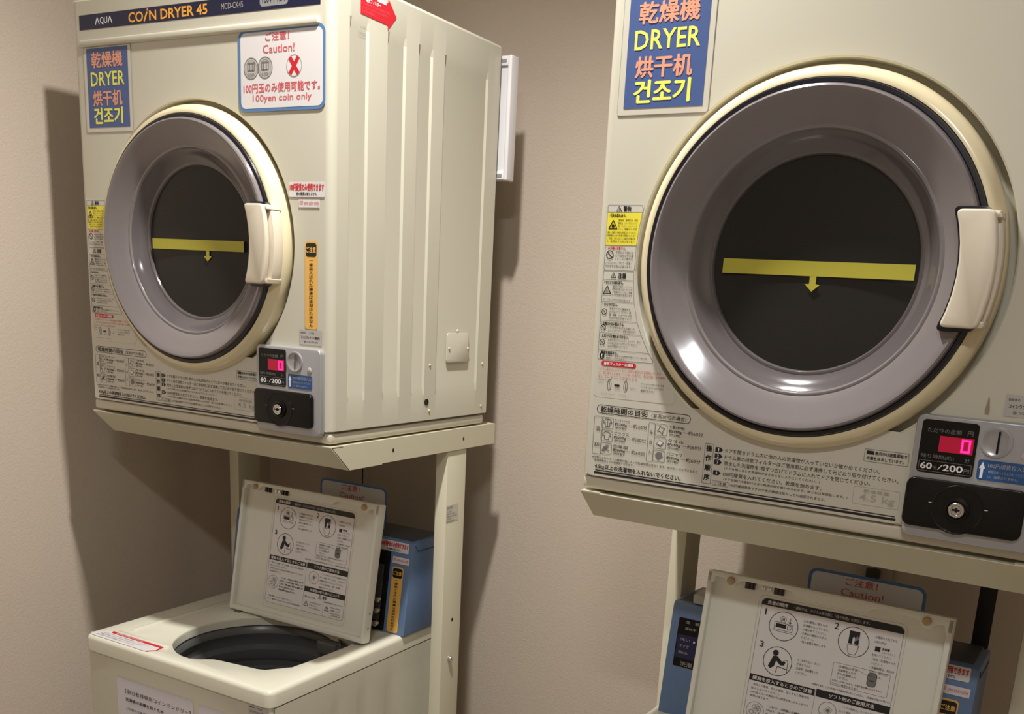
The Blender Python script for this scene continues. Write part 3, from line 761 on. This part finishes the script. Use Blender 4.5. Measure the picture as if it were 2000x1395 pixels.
    # paper notice on the front
    s = Sheet(FRONT(Y0 + .005)); s.poly([(.132, -.500), (.342, -.497), (.345, -.795), (.133, -.798)], PAPER, .0008); s.rect(.355, -.500, .43, -.62, PAPER, .0006)
    s.text('【宿泊者様専用コインランドリー】', .155, -.5285, .335, -.5195, INK, .0012); s.text('洗濯機の故障を防ぐため', .155, -.5445, .262, -.5375, INK, .0012, bold=.01)
    for i in range(9): s.text('ご利用のお客様は受付にお申し出ください', .155, -.563 - i * .02, .31, -.557 - i * .02, INK, .0012)
    s.text('Coin Laundry', .365, -.530, .42, -.522, INK, .001)
    s.build('paper_notice', t, label='white paper notice on the front')
    s = Sheet(FRONT(Y0 + .005)); s.rect(.482, -.489, .529, -.464, GREYL, .0006); s.text('機種番号', .485, -.471, .497, -.468, INK, .0009); s.text('01705', .503, -.471, .515, -.468, INK, .0009); s.text('コインランドリー連絡先', .486, -.480, .524, -.4755, INK, .0009, bold=.01)
    s.build('contact_label', t)
    washer_console(t, which); washer_lid(t, which)
    return t

def washer_console(t, which):
    cx0, cx1 = (.052, .543) if which == 'A' else (.060, .5455)
    zb = WT; prof = [(.289, zb), (.308, -.285), (.3145, -.243), (.318, -.2385), (.324, -.2375), (.425, -.2400), (.430, -.245), (.430, zb)]
    bm = bmesh.new(); prism(bm, prof, 'x', cx0, cx1, bev=.0022, seg=2)
    c = obj('console', bm, BLUE, t, label='blue control box')
    obj('console_cover', B(cx0 + .006, cx1 - .010, .326, .424, -.2420, -.2366, r=.001), mat('cover_grey', (74, 76, 80), .35), c)
    obj('inlet_cover', B(.092, .150, .318, .40, -.2370, -.2200, r=.004), mat('inlet_grey', (178, 176, 168), .45), c)
    # panel line on the end
    bm = bmesh.new(); tube(bm, [(cx1 + .0004, .322, -.245), (cx1 + .0004, .330, -.257), (cx1 + .0004, .420, -.257)], .0011, 6); obj('end_seam', bm, mat('seam_blue', (50, 72, 108), .5), c)
    def fm(u, v, h):   # console front, two slopes
        if v > -.285: y = .308 + (.3145 - .308) * (v + .285) / .042
        else: y = .289 + (.308 - .289) * (v - zb) / (-.285 - zb)
        return (u, y - h, v)
    # display panel at the left
    s = Sheet(fm)
    for a, b in ((-.345, -.285), (-.285, -.262)): s.rect(.075, a, .30, b, BLACKP, .0009)
    s.rect(.077, -.330, .298, -.300, PURP, .0012); s.rect(.077, -.300, .298, -.290, PURP, .0012)
    s.text('金　額', .088, -.2705, .112, -.2655, INKL, .0014); s.text('運転中', .088, -.2810, .108, -.2765, INKL, .0014)
    for i, q in enumerate(('洗い', 'すすぎ', '脱水')): s.text(q, .082, -.3005 - i * .011, .100, -.2955 - i * .011, INKL, .0014)
    s.text('▶', .106, -.3010, .110, -.2970, WHITE, .0014); s.text('洗濯', .088, -.343, .110, -.335, INKL, .0014)
    s.build('display_panel', c, label='black and navy display panel')
    bm = bmesh.new(); prism(bm, [(.284, -.426), (.302, -.285), (.306, -.262), (.320, -.262), (.320, -.426)], 'x', .430, .4905, bev=.0015)
    k = obj('coin_box', bm, BLACKP, c, label='black coin box')
    bm = bmesh.new(); prism(bm, [(.2835, -.405), (.3005, -.290), (.304, -.290), (.288, -.405)], 'x', .440, .481); obj('coin_box_face', bm, mat('dark_grey', (70, 72, 74), .4), k)
    for z, y in ((-.362, .2895), (-.385, .2865), (-.412, .283)):
        bm = bmesh.new(); lathe(bm, [(.0075, y), (.0065, y - .006), (.003, y - .0085), (.0004, y - .009)], .4765, z, 'y', 20); obj('knob', bm, CHROME, k)
    s = Sheet(fm)
    for a, b in ((-.434 + .006, -.320), (-.320, -.285), (-.285, -.281)): pass
    s.poly(rr(.497, -.425, .524, -.290, .005), ORAN, .0012) if False else None
    # strip in two slabs following the slope
    s.rr(.4985, -.426, .5265, -.2905, .005, ORAN, .0010); s.rr(.5005, -.3135, .5245, -.2935, .0045, INK, .0013)
    s.text('ご注意', .5020, -.3075, .5230, -.2995, ORAN, .0016, bold=.01)
    s.vtext('一度投入された硬貨は返却されません', .5120, -.3165, .0063, .0085, INK, .0014, bold=.015)
    s.build('refund_strip', c, label='orange strip with vertical lettering')
    s = Sheet(fm); s.rect(.497, -.2835, .5385, -.2700, WLAB, .0014); s.text('100 yen coin only', .499, -.2810, .5365, -.2725, RED, .0018); s.build('coin_sticker', c)
    s = Sheet(fm); s.rr(.462, -.2610, .5345, -.2400, .002, WLAB, .0018); s.text('100円硬貨のみ使用できます', .464, -.2525, .533, -.2420, RED, .0022, bold=.01); s.text('他の硬貨は使えません', .478, -.2590, .515, -.2545, INK, .0022, bold=.01)
    s.build('coin_sticker', c)
    # caution plate standing on the console
    sh = make_dryer.caution(0, -.025, .182, .096, lambda u, v, h: (u, -h, v))
    # lower edge tucked against the box, plate cut to what stands above it
    o = sh.build('caution_plate', c, loc=(.252 if which == 'A' else .268, .366, -.2440 + .0008), label='white caution sign with blue border')
    me = o.data; bm = bmesh.new(); bm.from_mesh(me)
    bmesh.ops.bisect_plane(bm, geom=list(bm.verts) + list(bm.edges) + list(bm.faces), plane_co=(0, 0, .0080), plane_no=(0, 0, 1), clear_inner=True)
    bm.to_mesh(me); bm.free()

def washer_lid(t, which):
    LW, LH = .365, .277; tilt = math.atan(.046 / .272)
    bm = bmesh.new()
    box(bm, .003, LW - .003, .003, .017, .003, LH - .002, r=.004)                # outer shell
    for a in ((0, .0085, -.0075, .015, 0, LH), (LW - .0085, LW, -.0075, .015, 0, LH), (.0006, LW - .0006, -.0070, .012, -.0004, .0105)): box(bm, *a, r=.0022, seg=2)
    top = [(.0006, LH + .0004), (LW - .0006, LH + .0004), (LW - .0006, LH - .022), (LW - .010, LH - .022), (LW - .012, LH - .012), (LW - .022, LH - .013), (LW - .030, LH - .022), (LW - .040, LH - .020), (LW - .050, LH - .010), (.272, LH - .0085), (.256, LH - .0095), (.247, LH - .0175), (.180, LH - .0180), (.142, LH - .0150), (.132, LH - .0075), (.060, LH - .0070), (.050, LH - .011), (.044, LH - .018), (.034, LH - .017), (.026, LH - .008), (.013, LH - .008), (.0105, LH - .018), (.0006, LH - .018)]
    prism(bm, top, 'y', -.0075, .012, bev=.0016)
    lid = obj('lid', bm, LIDM, t, loc=(.151 if which == 'A' else .146, .199, -.4245), rot=(-tilt, 0, 0), label='open lid, underside facing front')
    for u in (.039, LW - .0355):
        bm = bmesh.new(); lathe(bm, [(.0062, -.0065), (.0062, -.0105), (.0045, -.0122), (.0004, -.0125)], u, LH - .0105, 'y', 20); obj('bumper', bm, PAD, lid)
    for u, m_, r_ in ((.0895, CHROME, .0028), (.0985, CHROME, .0028)):
        bm = bmesh.new(); lathe(bm, [(r_, .002), (r_, -.0015), (.0003, -.002)], u, LH - .0130, 'y', 14); obj('screw', bm, m_, lid)
    for u in (.068, .114):
        bm = bmesh.new(); box(bm, u - .006, u - .001, -.004, .003, LH - .0165, LH - .0085); box(bm, u + .002, u + .005, -.004, .003, LH - .0165, LH - .0085); box(bm, u - .008, u + .007, -.001, .003, LH - .0180, LH - .0075); obj('latch', bm, mat('latch_dark', (70, 66, 60), .3, metal=.5), lid)
    for u in (.020, LW - .020):
        bm = bmesh.new(); box(bm, u - .008, u + .008, -.004, .010, -.010, .006, r=.002); obj('hinge', bm, mat('grey_plastic', (96, 94, 88), .4), lid)
    for v in (.030, .060):
        s = Sheet(lambda u, v_, h: (LW + h, u, v_)); s.disc(.004, v, .0022, INKG, .0006, n=12); s.build('screw', lid)
    s = Sheet(FRONT(.003)); J = s.text
    u0, u1, v0, v1 = .0895, .3010, .0315, .2505
    s.rr(u0, v0, u1, v1, .007, WLAB, .0004); s.frame(u0, v0, u1, v1, .007, .0006, INKG, .0006); s.frame(u0 - .005, v0 - .011, u1 + .004, v1 + .004, .009, .0005, INKL, .0002)
    s.poly([(u0, .2400), (u1, .2400), (u1, .2450), (u1 - .006, .2505), (u0 + .006, .2505), (u0, .2450)], INK, .0007)
    J('洗濯の順序', u0 + .009, .2422, u0 + .041, .2482, WLAB, .001, bold=.008); J('・運転中は、デジタル表示部に「残り時間」を表示します。', u0 + .050, .2428, u0 + .163, .2475, INKL, .001, bold=.008)
    for n_, (a, b) in (('1', (.097, .2255)), ('2', (.2035, .2270)), ('3', (.097, .1755))): J(n_, a, b, a + (.0022 if n_ == '1' else .0062), b + .0092, INK, .001, bold=.005)
    for a, b in ((.1285, .2135), (.2340, .2135), (.1285, .1590)): s.ring(a, b, .0225, .0010, INK, n=48)
    # pictogram 1
    a, b = .1285, .2135
    s.ring(a - .002, b + .010, .0052, .0006, INK, n=20)
    for k in (-1, 0, 1): s.rect(a - .0026 + k * .002, b + .0075, a - .0016 + k * .002, b + .0125, INK, .001)
    s.line((a + .009, b + .014), (a + .009, b + .006), .0009, INK); s.line((a + .0065, b + .008), (a + .009, b + .0052), .0009, INK); s.line((a + .0115, b + .008), (a + .009, b + .0052), .0009, INK)
    s.loop([(a - .014, b - .006), (a + .014, b - .007), (a + .014, b + .004), (a - .014, b + .005)], .0007, INK); s.rect(a - .012, b - .003, a + .004, b + .003, INK, .0008); s.frame(a + .006, b - .004, a + .012, b + .003, .001, .0006, INK, .0009); s.line((a - .016, b - .0085), (a + .016, b - .0095), .0006, INK)
    # pictogram 2
    a, b = .2340, .2135
    s.rect(a - .0075, b - .003, a + .0075, b + .016, INK, .0008); s.poly([(a - .002, b - .004), (a + .0012, b - .004), (a + .0014, b + .006), (a - .0004, b + .008), (a - .0018, b + .006)], WLAB, .0010)
    for k in range(4): s.line((a + .001 + k * .0015, b + .001 + k * .001), (a + .0045 + k * .001, b + .010 - k * .0015), .0004, WLAB, .0011)
    s.poly([(a - .0085, b - .004), (a + .0085, b - .004), (a + .008, b - .010), (a + .005, b - .019), (a - .0045, b - .019), (a - .0075, b - .011)], INK, .0008); s.poly([(a - .0078, b - .0047), (a + .0078, b - .0047), (a + .0073, b - .010), (a + .0045, b - .0183), (a - .004, b - .0183), (a - .0068, b - .011)], WLAB, .0010)
    # pictogram 3
    a, b = .1285, .1590
    s.disc(a - .0045, b + .0125, .0045, INK, .0008); s.poly([(a - .0075, b + .0075), (a - .001, b + .008), (a + .007, b + .001), (a + .010, b + .003), (a + .0125, b + .001), (a + .011, b - .004), (a + .005, b - .005), (a - .002, b + .001), (a - .004, b - .008), (a - .0095, b - .013), (a - .0135, b - .010), (a - .0105, b - .001)], INK, .0008)
    s.line((a - .0005, b - .018), (a + .001, b - .0075), .0009, INK); s.line((a + .001, b - .0075), (a + .0165, b - .0095), .0012, INK); s.line((a + .0155, b + .004), (a + .0165, b - .0145), .0008, INK); s.line((a + .010, b + .0045), (a + .0155, b + .004), .0008, INK)
    def blk(lines, u, v, dv, hh, wid, m_=INK, bold=0.0):
        for i, (q, f) in enumerate(lines): J(q, u, v - i * dv - hh, u + wid * f, v - i * dv, m_, .0008, bold)
    blk([('①洗濯物に残りもの', .95), ('洗濯槽が入っていない', 1), ('か確かめてください。', .95), ('②表示の硬貨を入れて', 1), ('ください。', .5), ('・投入金額を表示します', 1)], .1575, .2300, .0062, .0038, .038)
    blk([('③硬貨を入れてから', .9), ('10秒以内に', .5)], .2635, .2300, .0070, .0040, .034)
    s.rect(.2655, .2075, .2730, .2145, INK, .0008); J('洗剤槽', .2750, .2105, .2860, .2145, INK, .0008, .01); J('スタートボタン', .2755, .2055, .295, .209, INKG, .0008)
    blk([('を押してください。', .8), ('・洗剤・洗濯物を入れ', 1), ('てください。', .5), ('・洗濯時間は、約30分', 1), ('ですが、給水圧が', .8), ('増減します。', .55)], .2625, .2035, .0062, .0038, .035)
    blk([('④（お取り出し）ランプ', 1), ('が消えてから', .6), ('洗濯物・洗剤槽をとり', .95), ('ください。', .5)], .1580, .1710, .0065, .0040, .035)
    s.frame(.2110, .1440, .2935, .1785, .002, .0006, INKG); blk([('洗濯物の目安', 1), ('洗濯物を入れす', .95), ('ぎた洗濯槽入れ', 1), ('ください。', .6)], .2190, .1755, .0055, .0036, .028, INK)
    blk([('洗濯をより多くすると、洗濯や脱水槽にからみやすく', 1), ('できない場合があります', .55)], .2130, .1530, .0048, .0032, .072)
    s.rr(.2620, .1545, .2755, .1755, .005, INKG, .0008); s.frame(.2620, .1545, .2755, .1755, .005, .0006, INK, .001); J('洗濯物', .2645, .1620, .2725, .1650, INK, .0011); s.line((.246, .1745), (.261, .1700), .0004, INK)
    J('・洗濯終了後は、とびらを開けて洗濯物を取り出してください。（洗濯槽の回転中に開けると', .1840, .1370, .3000, .1403, INK, .0008)
    s.rect(u0, .1215, .1915, .1315, INK, .0007); s.rect(.1935, .1215, u1, .1330, INK, .0007); s.rect(.1935, .0735, u1, .0840, INK, .0007)
    J('硬貨を投入するときのご注意', u0 + .005, .1235, .1880, .1295, WLAB, .001, .01); J('ソフト剤のご使用方法', .2130, .1245, .2790, .1305, WLAB, .001, .008); J('洗濯物の取り扱いについて', .2080, .0758, .2860, .0815, WLAB, .001, .008)
    s.line((.1925, .0335), (.1925, .1315), .0005, INKG); s.line((.2470, .0335), (.2470, .0640), .0004, INKG)
    blk([('・変形した硬貨、汚れた硬貨、投入すると硬貨は戻', 1), ('投入しないでください。', .5), ('100円投入口への連続以外の硬貨を投入するとおつり', 1), ('故障が戻ります。', .35)], .0950, .1180, .0060, .0036, .090)
    s.ring(.1070, .0760, .0140, .0006, INK, n=32)
    for k in range(7): s.ring(.1070 + .006 * math.cos(k * 1.9), .0780 + .005 * math.sin(k * 2.3), .0035, .0005, INKG, .0009, n=12)
    s.line((.107, .0665), (.114, .0735), .0009, INK); s.line((.107, .0735), (.114, .0665), .0009, INK)
    blk([('・こわい、1回毎に小銭を入れて', 1), ('いなおす。（又は残り時間）を表示していて', 1), ('もいれば、硬貨の返却・洗剤の出口確認しまり', 1), ('なくなる恐れがあります。', .65), ('硬貨を故障の原因になります。', .7)], .1240, .0900, .0062, .0037, .0655, INK, .006)
    blk([('・停電の際は、しばらくお待ちください。', .75), ('さい。連絡先へお申し付けください硬貨は返却', 1)], .0960, .0480, .0062, .0036, .090)
    s.ring(.2145, .1045, .0132, .0006, INK, n=32); s.loop([(.2085, .1035), (.2150, .1110), (.2215, .1065), (.2150, .0985)], .0006, INKG); s.poly([(.2115, .1045), (.2155, .1085), (.2190, .1055), (.2150, .1010)], INKG, .0008); s.line((.205, .100), (.2135, .0945), .0006, INKG)
    blk([('・「ソフト剤投入」ランプの点滅中に入れる。', 1), ('ロット溶剤・カマリリ液し、ふたをひらい', .98), ('洗濯物が浮かないようにしてください。', .9), ('・センサ洗濯中は、洗剤・洗濯剤', .8), ('濃縮しないでください。', .6)], .2310, .1175, .0068, .0038, .068)
    s.warn(.2365, .0685, .0085, INK); J('警告', .2430, .0655, .2540, .0715, INK, .0008, .02)
    J('排水弁あり注意', .1960, .0615, .2240, .0650, INK, .0008); J('運転中洗濯物に手をいれないで', .2490, .0590, .2980, .0625, INK, .0008)
    s.warn(.2020, .0490, .0115, INK); s.warn(.2570, .0490, .0115, INK)
    blk([('こわれた製品にふれて', 1), ('しまわない。', .6), ('けがをする恐れあり', .95)], .2110, .0545, .0055, .0033, .032); blk([('洗濯中にお子様に', .9), ('洗濯機にさわる', .8), ('けがをする恐れ', .85)], .2660, .0545, .0055, .0033, .031)
    s.frame(.2640, .0345, .2990, .0405, .002, .0004, INKL); J('取扱説明書参照', .270, .0358, .294, .039, INKG, .0008)
    s.build('instruction_label', lid, label='white washing instructions with pictograms')

# ------------------------------------------------------------------ place everything
BX, BY, BR = 1.0745, -0.0125, -0.0382
dA = make_dryer((0, 0, Z0), 0, 'cream coin dryer at left in the corner, gold-lettered banner and ribbed side showing', 'A')
dB = make_dryer((BX, BY, Z0), BR, 'nearer cream coin dryer at right, large round door seen almost head-on', 'B')
sA = make_stand((0, 0, Z0), 0, 'cream steel stand under the left dryer, straddling the washer in the corner', 'A')
sB = make_stand((BX, BY, Z0), BR, 'cream steel stand under the right dryer, its rail cropped at the photo edge', 'B')
def off(x, y, z):
    c, s_ = math.cos(BR), math.sin(BR); return (BX + c * x - s_ * y, BY + s_ * x + c * y, Z0 + z)
make_washer((0, 0, Z0), 0, 'white top-loading washer in the corner with open lid and dark tub showing', 'A')
make_washer(off(-.0155, -.040, .013), BR, 'washer at lower right whose open lid hides all but its blue control box', 'B', dz=.013)

# white vent box on the wall side behind the left dryer
vb = thing('vent_cover', 'white plastic vent box sticking out behind the left dryer', 'vent', (.42, .594, Z0 + .585))
x0, x1, ya, yb, za, zb = -.20, .199, -.110, -.086, -.108, .116
bm = bmesh.new(); box(bm, x0, x1 - .004, ya + .004, yb, za + .016, zb - .018)
box(bm, x0, x1 - .004, ya, yb + .001, zb - .018, zb, r=.002); box(bm, x0, x1 - .004, ya, yb + .001, za, za + .016, r=.002); box(bm, x1 - .009, x1, ya - .001, yb + .002, za - .001, zb + .001, r=.0025)
obj('housing', bm, VENT, vb)
obj('duct', B(-.17, .10, yb, .023, -.09, .09, r=.004), VENT, vb)
for z in (zb - .009, za + .008): obj('slot', B(x0 + .02, x1 - .012, ya - .0006, ya + .004, z - .003, z + .003), mat('slot_grey', (150, 146, 140), .6), vb)

# socket plate and tap behind the right stand
so = thing('wall_socket', 'dim wall plate with a dark socket behind the right stand', 'socket', (1.385, YB, Z0 - .185))
obj('plate', B(-.035, .035, -.006, .0, -.10, .13, r=.002), mat('plate_beige', (178, 164, 146), .5), so)
bm = bmesh.new(); box(bm, -.013, .013, -.016, -.005, -.030, -.010, r=.004); obj('socket', bm, mat('socket_dark', (60, 48, 38), .5), so)

# strap rising behind the right washer's control box
bm = bmesh.new()
p0 = off(.506, .452, -.50); 
box(bm, -.013, .013, -.0015, .0015, 0, .46, r=.0008)
st = obj('strap', bm, BLACKM, loc=p0, rot=(0, 0, BR)); tag(st, 'flat black strap rising behind the right washer control box', 'strap')
# thin cord behind the left washer
bm = bmesh.new(); tube(bm, [(.175, .600, Z0 - .95), (.172, .602, Z0 - .5), (.1715, .603, Z0 - .10), (.176, .600, Z0 + .05)], .0016, 8)
tag(obj('power_cord', bm, BLACKM), 'thin dark cord hanging on the wall behind the left washer lid', 'cord')

# ceiling fixtures (out of frame; they carry the room's light)
dl = thing('downlight', 'round ceiling downlight above the gap between the dryers', 'light', (KEY[0], KEY[1], CEIL))
bm = bmesh.new(); lathe(bm, [(.060, 0), (.060, -.006), (.052, -.008), (.042, -.002), (.041, -.001)], 0, 0, 'z', 40); obj('trim_ring', bm, mat('fixture_white', (235, 232, 226), .4), dl)
cp = thing('ceiling_light', 'long narrow ceiling light behind the photographer', 'light', (BACK[0], BACK[1], CEIL))
obj('housing', B(-.22, .22, -.09, .09, -.03, 0, r=.004), mat('fixture_white', (235, 232, 226), .4), cp)
